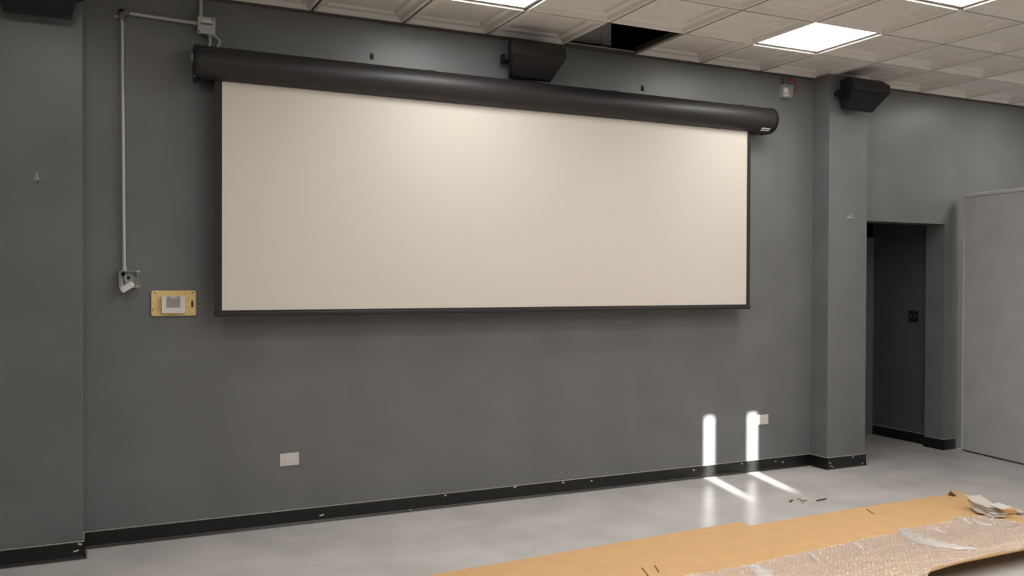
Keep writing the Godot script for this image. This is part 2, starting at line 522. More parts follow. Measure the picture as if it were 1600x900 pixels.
# ---------------------------------------------------------------- screen
func make_screen():
	var o := base("projector_screen", Vector3(0.24, 0, 0.0))
	tag(o, "wide cream projection screen lowered from a long black wall casing", "projector screen")
	var x0 := -2.165
	var x1 := 2.165
	# casing: D profile with a round front (x = z, y = y)
	var zc := 0.135
	var yc := 2.838
	var prof := PackedVector2Array()
	prof.append(Vector2(0.045, yc + 0.098))
	for i in 23:
		var a := deg_to_rad(92.0 - 190.0 * i / 22.0)
		prof.append(Vector2(zc + 0.105 * cos(a), yc + 0.100 * sin(a)))
	prof.append(Vector2(0.045, yc - 0.098))
	var st := mb()
	extrude_x(st, prof, x0, x1, true)
	build(st, "casing", M.casing, o)
	# end caps, a little proud
	for s in [-1.0, 1.0]:
		var big := PackedVector2Array()
		for p in prof: big.append(Vector2(0.14, yc) + (p - Vector2(0.14, yc)) * 1.035)
		st = mb()
		var xa: float = x0 - 0.014 if s < 0 else x1 - 0.004
		extrude_x(st, big, xa, xa + 0.018, false)
		var cap := build(st, "end_cap", M.black, o)
		st = mb()
		disc(st, Vector3(xa + (0.0 if s < 0 else 0.018), yc - 0.09, 0.17), Vector3(s, 0, 0), 0.007, 0.004, 10)
		build(st, "screw", M.steel, cap)
	# crank eye on the left end
	st = mb()
	var ring := []
	for i in 17:
		var a := TAU * i / 16
		ring.append(Vector3(x0 - 0.022, yc + 0.03 + 0.022 * sin(a), 0.11 + 0.022 * cos(a)))
	tube(st, ring, 0.006, 8, false)
	build(st, "end_ring", M.steel, o)
	# wall brackets behind the casing
	for x in [-0.70, 0.72, 1.90]:
		st = mb()
		rbox(st, Vector3(x - 0.03, yc + 0.02, 0.001), Vector3(x + 0.03, yc + 0.112, 0.05), 0.003)
		rbox(st, Vector3(x - 0.03, yc + 0.098, 0.001), Vector3(x + 0.03, yc + 0.107, 0.14), 0.002)
		var br := build(st, "bracket", M.casing, o)
		st = mb()
		disc(st, Vector3(x + 0.045, yc + 0.096, 0.12), Vector3.UP, 0.009, 0.010, 10)
		build(st, "screw", M.steel, br)
	# maker's label at the lower right of the casing: two pale stripes
	st = mb()
	var a0 := deg_to_rad(-62.0)
	for k in 2:
		var a := deg_to_rad(-50.0 - 11.0 * k)
		var cp := Vector3(2.083, yc + 0.1 * sin(a), zc + 0.105 * cos(a))
		var nrm := Vector3(0, sin(a), cos(a)).normalized()
		cbox(st, Transform3D(Basis(Vector3.RIGHT, nrm.cross(Vector3.RIGHT), nrm), cp), Vector3(0.042, 0.0065, 0.0012), 0.0)
	build(st, "label_sticker", M.white_plastic, o)
	# fabric: cream viewing area with black masking at the sides and the bottom
	var zf := 0.14
	var ft := 2.760
	var fb := 1.374
	var fx0 := -1.782 - 0.24
	var fx1 := 2.187 - 0.24
	st = mb()
	bx(st, Vector3(fx0, fb, zf - 0.001), Vector3(fx1, ft, zf + 0.001))
	build(st, "viewing_fabric", M.screen, o)
	st = mb()
	bx(st, Vector3(fx0 - 0.044, fb - 0.01, zf - 0.001), Vector3(fx0, ft, zf + 0.001))
	build(st, "side_mask", M.screen_black, o)
	st = mb()
	bx(st, Vector3(fx1, fb - 0.01, zf - 0.001), Vector3(fx1 + 0.036, ft, zf + 0.001))
	build(st, "side_mask", M.screen_black, o)
	st = mb()
	bx(st, Vector3(fx0, fb - 0.012, zf - 0.001), Vector3(fx1, fb, zf + 0.001))
	build(st, "bottom_mask", M.screen_black, o)
	st = mb()
	rbox(st, Vector3(fx0 - 0.044, fb - 0.036, zf - 0.013), Vector3(fx1 + 0.040, fb - 0.010, zf + 0.013), 0.005)
	build(st, "bottom_bar", M.casing, o)

# ---------------------------------------------------------------- speakers
func make_speaker(where: Vector3, label: String):
	var o := base("loudspeaker", where)
	tag(o, label, "loudspeaker", "black wall loudspeakers below the ceiling")
	# cross section z, y, half width
	var s := [[0.05, 0.245, 0.150], [0.17, 0.250, 0.185], [0.235, 0.205, 0.210], [0.240, 0.140, 0.212], [0.095, 0.0, 0.160], [0.05, 0.015, 0.145]]
	var st := mb()
	var cen := Vector3(0, 0.13, 0.14)
	for i in s.size():
		var a: Array = s[i]
		var b: Array = s[(i + 1) % s.size()]
		var al := Vector3(-a[2], a[1], a[0])
		var ar := Vector3(a[2], a[1], a[0])
		var bl := Vector3(-b[2], b[1], b[0])
		var br := Vector3(b[2], b[1], b[0])
		quad(st, al, ar, br, bl, (al + br) * 0.5 - cen)
		for e in [-1.0, 1.0]:
			tri(st, Vector3(e * 0.175, 0.13, 0.13), Vector3(e * a[2], a[1], a[0]), Vector3(e * b[2], b[1], b[0]), Vector3(e, 0, 0))
	build(st, "cabinet", M.black, o)
	# grille on the slanted face
	st = mb()
	var p := Vector3(0, 0.140, 0.240)
	var q := Vector3(0, 0.0, 0.095)
	var dn := (q - p).normalized()
	var nrm := Vector3(0, -(q.z - p.z), (q.y - p.y))
	nrm = Vector3.RIGHT.cross(dn).normalized()
	if nrm.z < 0: nrm = -nrm
	var g := []
	for k in [[0.08, -1], [0.08, 1], [0.90, 1], [0.90, -1]]:
		var w: float = lerpf(0.212, 0.160, k[0]) - 0.014
		g.append(p.lerp(q, k[0]) + Vector3(k[1] * w, 0, 0))
	quad(st, g[0] + nrm * 0.005, g[1] + nrm * 0.005, g[2] + nrm * 0.005, g[3] + nrm * 0.005, nrm)
	for k in 4:
		var a: Vector3 = g[k]
		var b: Vector3 = g[(k + 1) % 4]
		quad(st, a, b, b + nrm * 0.005, a + nrm * 0.005, (a + b) * 0.5 - (g[0] + g[2]) * 0.5)
	build(st, "grille", M.grille, o)
	# yoke bracket with knobs and wall plate
	st = mb()
	rbox(st, Vector3(-0.06, 0.07, 0.0), Vector3(0.06, 0.19, 0.014), 0.003)
	rbox(st, Vector3(-0.02, 0.10, 0.012), Vector3(0.02, 0.16, 0.052), 0.003)
	build(st, "wall_plate", M.black, o)
	st = mb()
	rbox(st, Vector3(-0.196, 0.115, 0.03), Vector3(0.196, 0.145, 0.042), 0.002)
	for e in [-1.0, 1.0]:
		rbox(st, Vector3(e * 0.196 - 0.004, 0.112, 0.03), Vector3(e * 0.196 + 0.004, 0.148, 0.115), 0.002)
	build(st, "yoke", M.black, o)
	for e in [-1.0, 1.0]:
		st = mb()
		disc(st, Vector3(e * 0.198, 0.13, 0.10), Vector3(e, 0, 0), 0.026, 0.022, 14)
		build(st, "knob", M.black, o)

# ---------------------------------------------------------------- electrical
func make_electrical():
	# upper junction box with cover
	var o := base("junction_box", Vector3(-1.86, 3.035, 0.0))
	tag(o, "square grey metal junction box above the left end of the screen casing", "junction box")
	var st := mb()
	rbox(st, Vector3(-0.049, 0, 0.0), Vector3(0.049, 0.098, 0.045), 0.004)
	build(st, "body", M.steel, o)
	st = mb()
	rbox(st, Vector3(-0.051, -0.002, 0.045), Vector3(0.051, 0.100, 0.049), 0.002)
	var cv := build(st, "cover", M.steel, o)
	st = mb()
	bx(st, Vector3(-0.026, 0.066, 0.049), Vector3(0.026, 0.082, 0.0498))
	build(st, "sticker", M.white_plastic, cv)
	st = mb()
	bx(st, Vector3(-0.034, 0.052, 0.049), Vector3(0.034, 0.064, 0.0502))
	build(st, "knockout_strip", M.steel_dark, cv)
	for p in [[0.036, 0.088], [-0.042, 0.012]]:
		st = mb()
		disc(st, Vector3(p[0], p[1], 0.049), Vector3(0, 0, 1), 0.005, 0.002, 8)
		build(st, "screw", M.slot, cv)
	# conduits
	o = base("conduit", Vector3(-2.325, 1.61, 0.0))
	tag(o, "tall thin galvanised conduit turning from the lower box to the junction box", "conduit")
	st = mb()
	tube(st, [Vector3(0.012, 0.0, 0.022), Vector3(0.0, 1.475, 0.022)], 0.0105, 12)
	build(st, "vertical_pipe", M.steel, o)
	st = mb()
	tube(st, [Vector3(0.025, 1.498, 0.022), Vector3(0.415, 1.486, 0.022)], 0.0105, 12)
	build(st, "horizontal_pipe", M.steel, o)
	st = mb()
	rbox(st, Vector3(-0.016, 1.455, 0.004), Vector3(0.016, 1.515, 0.040), 0.005)
	rbox(st, Vector3(-0.016, 1.482, 0.004), Vector3(0.042, 1.515, 0.040), 0.005)
	build(st, "elbow_fitting", M.steel_dark, o)
	st = mb()
	rbox(st, Vector3(-0.042, 1.470, 0.0), Vector3(-0.014, 1.484, 0.006), 0.002)
	build(st, "strap", M.steel, o)
	st = mb()
	tube(st, [Vector3(0.012, -0.006, 0.022), Vector3(0.012, 0.022, 0.022)], 0.0145, 12)
	build(st, "connector", M.steel, o)
	st = mb()
	tube(st, [Vector3(0.395, 1.4865, 0.022), Vector3(0.414, 1.486, 0.022)], 0.0145, 12)
	build(st, "connector", M.steel, o)
	o = base("conduit", Vector3(-1.89, 3.135, 0.0))
	tag(o, "short upright conduit rising from the junction box into the ceiling", "conduit")
	st = mb()
	tube(st, [Vector3(0, 0.0, 0.022), Vector3(0, 0.118, 0.022)], 0.0105, 12)
	build(st, "pipe", M.steel, o)
	st = mb()
	tube(st, [Vector3(0, -0.001, 0.022), Vector3(0, 0.020, 0.022)], 0.0145, 12)
	build(st, "connector", M.steel, o)
	# two flexible leads from the box into the casing
	o = base("flexible_lead", Vector3(-1.85, 2.935, 0.0))
	tag(o, "short straight grey lead from junction box down into the screen casing", "cable")
	st = mb()
	tube(st, [Vector3(0.010, 0.105, 0.025), Vector3(0.012, 0.075, 0.028), Vector3(0.010, 0.045, 0.040), Vector3(-0.004, 0.0, 0.075)], 0.009, 10)
	build(st, "lead", M.steel, o)
	st = mb()
	tube(st, [Vector3(0.010, 0.098, 0.025), Vector3(0.011, 0.086, 0.0262)], 0.016, 12)
	build(st, "connector", M.steel, o)
	o = base("flexible_lead", Vector3(-1.80, 2.935, 0.0))
	tag(o, "bent grey lead looping from junction box corner to the screen casing", "cable")
	st = mb()
	tube(st, [Vector3(-0.02, 0.103, 0.022), Vector3(-0.002, 0.092, 0.025), Vector3(0.018, 0.070, 0.03), Vector3(0.012, 0.042, 0.045), Vector3(-0.010, 0.002, 0.075)], 0.008, 10)
	build(st, "lead", M.steel, o)
	# lower open box
	o = base("outlet_box", Vector3(-2.292, 1.508, 0.0))
	tag(o, "open square metal box at the lower end of the tall conduit", "outlet box")
	st = mb()
	var w := 0.05
	rbox(st, Vector3(-w, 0.0, 0.0), Vector3(w, 0.10, 0.004), 0.001)
	rbox(st, Vector3(-w, 0.0, 0.004), Vector3(-w + 0.003, 0.10, 0.045), 0.001)
	rbox(st, Vector3(w - 0.003, 0.0, 0.004), Vector3(w, 0.10, 0.045), 0.001)
	rbox(st, Vector3(-w + 0.003, 0.0, 0.004), Vector3(w - 0.003, 0.003, 0.045), 0.001)
	rbox(st, Vector3(-w + 0.003, 0.097, 0.004), Vector3(w - 0.003, 0.10, 0.045), 0.001)
	build(st, "body", M.steel, o)
	for k in [[-0.026, 0.080, 0.012], [0.002, 0.058, 0.010]]:
		st = mb()
		disc(st, Vector3(k[0], k[1], 0.004), Vector3(0, 0, 1), k[2], 0.001, 14)
		build(st, "knockout_hole", M.dark_hole, o)
	for k in [[0.046, 0.096], [0.046, 0.010]]:
		st = mb()
		rbox(st, Vector3(k[0] - 0.006, k[1] - 0.005, 0.038), Vector3(k[0] + 0.018, k[1] + 0.005, 0.046), 0.002)
		build(st, "ear", M.steel, o)
	o = base("cable_connector", Vector3(-2.30, 1.50, 0.066))
	tag(o, "white plastic connector dangling out of the open metal box", "connector")
	st = mb()
	var tf := Transform3D(Basis(Vector3(0, 0, 1), deg_to_rad(32)), Vector3(0.0, 0.012, 0.0))
	cbox(st, tf, Vector3(0.040, 0.018, 0.016), 0.008)
	build(st, "housing", M.white_plastic, o)
	st = mb()
	cbox(st, tf * Transform3D(Basis.IDENTITY, Vector3(0.002, 0.003, 0.0165)), Vector3(0.026, 0.002, 0.001), 0.0)
	build(st, "seam", M.ivory, o)
	st = mb()
	tube(st, [Vector3(-0.022, 0.082, -0.058), Vector3(-0.018, 0.062, -0.025), Vector3(-0.012, 0.03, -0.008), Vector3(-0.006, 0.015, 0.0)], 0.0035, 8)
	build(st, "wire", M.slot, o)
	# thermostat and its wooden plate
	o = base("mounting_plate", Vector3(-2.041, 1.416, 0.0))
	tag(o, "yellow-brown wooden plate with rounded corners behind the thermostat", "plate")
	st = mb()
	extrude_z(st, rounded(-0.125, -0.076, 0.125, 0.076, 0.013), 0.0, 0.012)
	build(st, "board", M.wood, o)
	st = mb()
	rbox(st, Vector3(0.098, -0.025, 0.012), Vector3(0.110, 0.014, 0.0135), 0.0005)
	build(st, "wire_slot", M.slot, o)
	for p in [[0.105, 0.062], [-0.118, -0.04], [-0.105, 0.062]]:
		st = mb()
		disc(st, Vector3(p[0], p[1], 0.012), Vector3(0, 0, 1), 0.004, 0.0012, 8)
		build(st, "nail", M.slot, o)
	o = base("thermostat", Vector3(-2.045, 1.407, 0.012))
	tag(o, "white wall thermostat with a grey display on the wooden plate", "thermostat")
	st = mb()
	var body := rounded(-0.065, -0.048, 0.065, 0.052, 0.010)
	var bulged := PackedVector2Array()
	for p in body:
		bulged.append(p + (Vector2(0, -0.006 * (1.0 - pow(p.x / 0.065, 2))) if p.y < -0.03 else Vector2.ZERO))
	extrude_z(st, bulged, 0.0, 0.024)
	build(st, "housing", M.white_plastic, o)
	st = mb()
	extrude_z(st, rounded(-0.038, -0.016, 0.038, 0.050, 0.004), 0.024, 0.026)
	var lc := build(st, "display", M.lcd, o)
	st = mb()
	bx(st, Vector3(-0.018, 0.041, 0.026), Vector3(0.018, 0.046, 0.0265))
	build(st, "name_strip", M.white_plastic, lc)
	# receptacles
	o = base("wall_outlet", Vector3(-1.355, 0.421, 0.0))
	tag(o, "white duplex wall outlet below the left part of the screen", "outlet")
	st = mb()
	cbox(st, Transform3D(Basis(Vector3(0, 0, 1), 0.015), Vector3(0, 0, 0.003)), Vector3(0.060, 0.040, 0.003), 0.002)
	build(st, "cover_plate", M.ivory, o)
	for e in [-1.0, 1.0]:
		st = mb()
		extrude_z(st, rounded(e * 0.020 - 0.014, -0.016, e * 0.020 + 0.014, 0.018, 0.008), 0.006, 0.008)
		var f := build(st, "receptacle", M.white_plastic, o)
		st = mb()
		for k in [[-0.004, 0.008], [-0.004, -0.006]]:
			bx(st, Vector3(e * 0.020 + k[0] - 0.005, k[1] - 0.0015, 0.008), Vector3(e * 0.020 + k[0] + 0.005, k[1] + 0.0015, 0.0085))
		disc(st, Vector3(e * 0.020 + 0.009, 0.001, 0.008), Vector3(0, 0, 1), 0.003, 0.0005, 8)
		build(st, "slots", M.slot, f)
	o = base("wall_outlet", Vector3(2.482, 0.424, 0.0))
	tag(o, "blank white outlet plate beside the sunlit streaks low on the wall", "outlet")
	st = mb()
	rbox(st, Vector3(-0.060, -0.040, 0), Vector3(0.060, 0.040, 0.007), 0.002)
	build(st, "cover_plate", M.ivory, o)
	for e in [-1.0, 1.0]:
		st = mb()
		disc(st, Vector3(e * 0.042, 0, 0.007), Vector3(0, 0, 1), 0.003, 0.001, 8)
		build(st, "screw", M.steel, o)
	# dark switch on the hallway wall
	o = base("wall_switch", Vector3(4.705, 1.22, -0.398))
	tag(o, "black double switch plate on the dark hallway wall", "switch")
	st = mb()
	rbox(st, Vector3(-0.006, -0.055, -0.056), Vector3(0.0, 0.055, 0.056), 0.002)
	build(st, "plate", M.dark_hole, o)
	for e in [-1.0, 1.0]:
		st = mb()
		rbox(st, Vector3(-0.017, -0.006, e * 0.023 - 0.005), Vector3(-0.006, 0.010, e * 0.023 + 0.005), 0.002)
		build(st, "toggle", M.steel_dark, o)
	# right box with red wires
	o = base("junction_box", Vector3(2.695, 3.072, 0.0))
	tag(o, "small open metal box with red wires beside the right pillar", "junction box")
	st = mb()
	rbox(st, Vector3(-0.052, 0, 0), Vector3(0.052, 0.100, 0.004), 0.001)
	for b in [[Vector3(-0.052, 0, 0.004), Vector3(-0.047, 0.1, 0.04)], [Vector3(0.047, 0, 0.004), Vector3(0.052, 0.1, 0.04)], [Vector3(-0.047, 0, 0.004), Vector3(0.047, 0.005, 0.04)], [Vector3(-0.047, 0.095, 0.004), Vector3(0.047, 0.1, 0.04)]]:
		rbox(st, b[0], b[1], 0.001)
	build(st, "body", M.steel, o)
	st = mb()
	disc(st, Vector3(-0.006, 0.058, 0.004), Vector3(0, 0, 1), 0.026, 0.022, 14)
	rbox(st, Vector3(-0.03, 0.012, 0.004), Vector3(0.035, 0.030, 0.024), 0.004)
	build(st, "device", M.white_plastic, o)
	st = mb()
	tube(st, [Vector3(-0.012, 0.10, 0.02), Vector3(-0.012, 0.172, 0.02)], 0.0095, 10)
	build(st, "conduit_stub", M.steel_dark, o)
	st = mb()
	tube(st, [Vector3(0.005, 0.150, 0.03), Vector3(0.045, 0.140, 0.045), Vector3(0.085, 0.115, 0.05), Vector3(0.098, 0.085, 0.048), Vector3(0.080, 0.062, 0.04), Vector3(0.048, 0.052, 0.03)], 0.0045, 8)
	build(st, "red_wire", M.red, o)
	st = mb()
	tube(st, [Vector3(0.0, 0.158, 0.03), Vector3(0.055, 0.152, 0.04), Vector3(0.10, 0.142, 0.03)], 0.0035, 8)
	build(st, "red_wire", M.red, o)
	# thin cable along the ceiling edge
	o = base("thin_cable", Vector3(2.33, 3.226, 0.0))
	tag(o, "thin grey cable running along the wall left of the red-wired box", "cable")
	st = mb()
	tube(st, [Vector3(0, 0.008, 0.012), Vector3(0.12, 0.004, 0.014), Vector3(0.34, -0.002, 0.018)], 0.003, 8)
	build(st, "cable", M.steel_dark, o)

# ---------------------------------------------------------------- little wall things
func make_wall_bits():
	for k in [[-2.757, 2.105, 0.188, "small metal hook on the face of the left pillar"], [3.222, 2.095, 0.188, "small metal hook on the pillar beside the doorway"]]:
		var o := base("wall_hook", Vector3(k[0], k[1], k[2]))
		tag(o, k[3], "hook", "small wall hooks")
		var st := mb()
		disc(st, Vector3(0, 0, 0), Vector3(0, 0, 1), 0.013, 0.004, 12)
		build(st, "rosette", M.steel, o)
		st = mb()
		tube(st, [Vector3(0, 0, 0.003), Vector3(0, 0.002, 0.022), Vector3(0.002, 0.012, 0.032), Vector3(0.003, 0.026, 0.033)], 0.005, 8)
		tube(st, [Vector3(0, 0, 0.016), Vector3(0.012, -0.008, 0.028), Vector3(0.022, -0.004, 0.034)], 0.0045, 8)
		build(st, "prong", M.steel, o)
	for k in [[-0.822, 3.025, "small black wall bracket above the left half of the screen casing"], [1.295, 3.019, "small black wall bracket above the right half of the screen casing"]]:
		var o := base("wall_bracket", Vector3(k[0], k[1], 0))
		tag(o, k[2], "bracket", "small black wall brackets")
		var st := mb()
		rbox(st, Vector3(-0.011, -0.019, 0), Vector3(0.011, 0.019, 0.008), 0.002)
		build(st, "plate", M.dark_hole, o)
		for e in [-0.009, 0.009]:
			st = mb()
			disc(st, Vector3(0, e, 0.008), Vector3(0, 0, 1), 0.004, 0.002, 8)
			build(st, "screw", M.steel_dark, o)
	# bits of old paint on the lower wall
	var o := base("paint_marks")
	tag(o, "small pale paint spots on the lower grey wall", "paint marks", "", "stuff")
	var st := mb()
	for k in [[0.55, 0.135], [0.72, 0.130], [0.90, 0.122], [1.00, 0.120], [0.60, 0.16], [-2.50, 0.60]]:
		var n := 5
		var c := Vector3(k[0], k[1], 0.0)
		var r := rng.randf_range(0.004, 0.008)
		disc(st, c, Vector3(0, 0, 1), r, 0.0012, 6)
	for i in 7:
		disc(st, Vector3(-2.50 + i * 0.006, 0.60 + i * 0.011, 0), Vector3(0, 0, 1), 0.0035, 0.001, 6)
	build(st, "spots", M.paint_spot, o).set_meta("kind", "stuff")

# ---------------------------------------------------------------- partition
func make_partition():
	var o := base("partition_panel", Vector3(4.765, 0, 0.10), -0.13)
	tag(o, "tall smooth light grey partition panel to the right of the doorway", "partition")
	var L := 2.6
	var st := mb()
	rbox(st, Vector3(0.0, 0.012, 0.0), Vector3(0.05, 2.33, L), 0.002)
	build(st, "panel", M.partition, o)
	st = mb()
	rbox(st, Vector3(-0.012, 2.33, -0.02), Vector3(0.062, 2.362, L + 0.01), 0.006)
	build(st, "top_cap", M.partition_cap, o)
	st = mb()
	rbox(st, Vector3(-0.006, 0.012, -0.022), Vector3(0.056, 2.33, 0.0), 0.004)
	build(st, "edge_post", M.partition, o)
	st = mb()
	rbox(st, Vector3(0.006, 0.0, 0.0), Vector3(0.044, 0.012, L), 0.001)
	build(st, "bottom_gasket", M.rubber, o)

# ---------------------------------------------------------------- plenum
func make_plenum():
	var o := base("air_duct", Vector3(0.60, 3.352, -0.12))
	tag(o, "pale foil-wrapped duct above the missing ceiling tile", "duct")
	var st := mb()
	rbox(st, Vector3(-0.9, 0.0, -0.5), Vector3(0.48, 0.42, 0.0), 0.02)
	build(st, "trunk", M.duct, o)
	for x in [-0.5, 0.05]:
		st = mb()
		rbox(st, Vector3(x - 0.02, -0.006, -0.506), Vector3(x + 0.02, 0.426, 0.006), 0.003)
		build(st, "flange", M.duct, o)
	st = mb()
	rbox(st, Vector3(0.40, -0.010, -0.51), Vector3(0.485, 0.43, 0.010), 0.004)
	build(st, "end_collar", M.duct, o)

# ---------------------------------------------------------------- packaging on the floor
func card_point(s: float, t: float) -> Vector3:
	var x := lerpf(-1.4, lerpf(3.33, 2.78, t), s)
	var far: float
	if x < 1.292: far = lerpf(1.305, 1.150, clampf((x + 1.4) / 2.6, 0, 1))
	elif x < 3.15: far = lerpf(1.246, 1.205, clampf((x - 1.292) / 1.0, 0, 1))
	else: far = lerpf(1.205, 1.14, clampf((x - 3.15) / 0.1, 0, 1))
	var near := 2.50 + 0.05 * clampf((1.6 - x) / 2.0, 0, 1)
	var z := lerpf(far, near, t)
	return Vector3(x, card_h(x, z), z)

func card_h(x: float, z: float) -> float:
	var lift := 0.085 * smoothstep(1.75, 2.5, z) * smoothstep(0.3, 1.7, x)
	var wave := 0.003 * (1.0 + sin(x * 2.3 + z * 1.1)) * smoothstep(1.2, 1.6, z)
	return lift + wave

func make_card():
	var o := base("cardboard_sheet")
	tag(o, "large flattened brown cardboard sheet lying on the floor", "cardboard")
	var st := mb()
	var ns := 150
	var nt := 26
	var ss := []
	var x_step := (1.292 + 1.4) / (3.33 + 1.4)
	for i in ns + 1: ss.append(float(i) / ns)
	ss.append(x_step - 0.0002)
	ss.append(x_step + 0.0002)
	ss.sort()
	var th := Vector3(0, 0.006, 0)
	for i in ss.size() - 1:
		for j in nt:
			var a := card_point(ss[i], float(j) / nt)
			var b := card_point(ss[i + 1], float(j) / nt)
			var c := card_point(ss[i + 1], float(j + 1) / nt)
			var d := card_point(ss[i], float(j + 1) / nt)
			quad(st, a + th, b + th, c + th, d + th, Vector3.UP, 1)
			quad(st, a, b, c, d, Vector3.DOWN, 2)
			if j == 0: quad(st, a, b, b + th, a + th, Vector3(0, 0, -1))
			if j == nt - 1: quad(st, d, c, c + th, d + th, Vector3(0, 0, 1))
			if i == 0: quad(st, a, d, d + th, a + th, Vector3(-1, 0, 0))
			if i == ss.size() - 2: quad(st, b, c, c + th, b + th, Vector3(1, 0, 0))
	build(st, "sheet", M.card, o)
	# cut slots, with a raw edge standing a little open
	for k in [[0.192, 1.663, 0.144, 1.80], [0.280, 1.656, 0.235, 1.76], [2.286, 1.265, 2.228, 1.383], [3.183, 1.20, 3.142, 1.266]]:
		var a := Vector3(k[0], card_h(k[0], k[1]) + 0.007, k[1])
		var b := Vector3(k[2], card_h(k[2], k[3]) + 0.007, k[3])
		st = mb()
		var d := (b - a).normalized()
		cbox(st, Transform3D(Basis(d, Vector3.UP, d.cross(Vector3.UP)), (a + b) / 2), Vector3(a.distance_to(b) / 2, 0.0012, 0.0028), 0.0)
		build(st, "cut_slot", M.card_cut, o)
	# torn tab lifting at the far corner
	st = mb()
	tri(st, Vector3(3.14, 0.012, 1.225), Vector3(3.19, 0.03, 1.21), Vector3(3.15, 0.014, 1.29), Vector3.UP)
	tri(st, Vector3(3.14, 0.008, 1.225), Vector3(3.19, 0.026, 1.21), Vector3(3.15, 0.010, 1.29), Vector3.DOWN)
	build(st, "torn_tab", M.card_cut, o)
	# long pressed crease
	st = mb()
	var prev := Vector3.ZERO
	for i in 31:
		var x := -0.6 + i * 0.09
		var z := 1.70 - 0.02 * sin(x)
		var p := Vector3(x, card_h(x, z) + 0.0058, z)
		if i > 0:
			quad(st, prev + Vector3(0, 0, -0.006), p + Vector3(0, 0, -0.006), p + Vector3(0, 0.0016, 0), prev + Vector3(0, 0.0016, 0), Vector3(0, 1, -0.3))
			quad(st, prev + Vector3(0, 0.0016, 0), p + Vector3(0, 0.0016, 0), p + Vector3(0, 0, 0.006), prev + Vector3(0, 0, 0.006), Vector3(0, 1, 0.3))
		prev = p
	build(st, "crease", M.card, o)

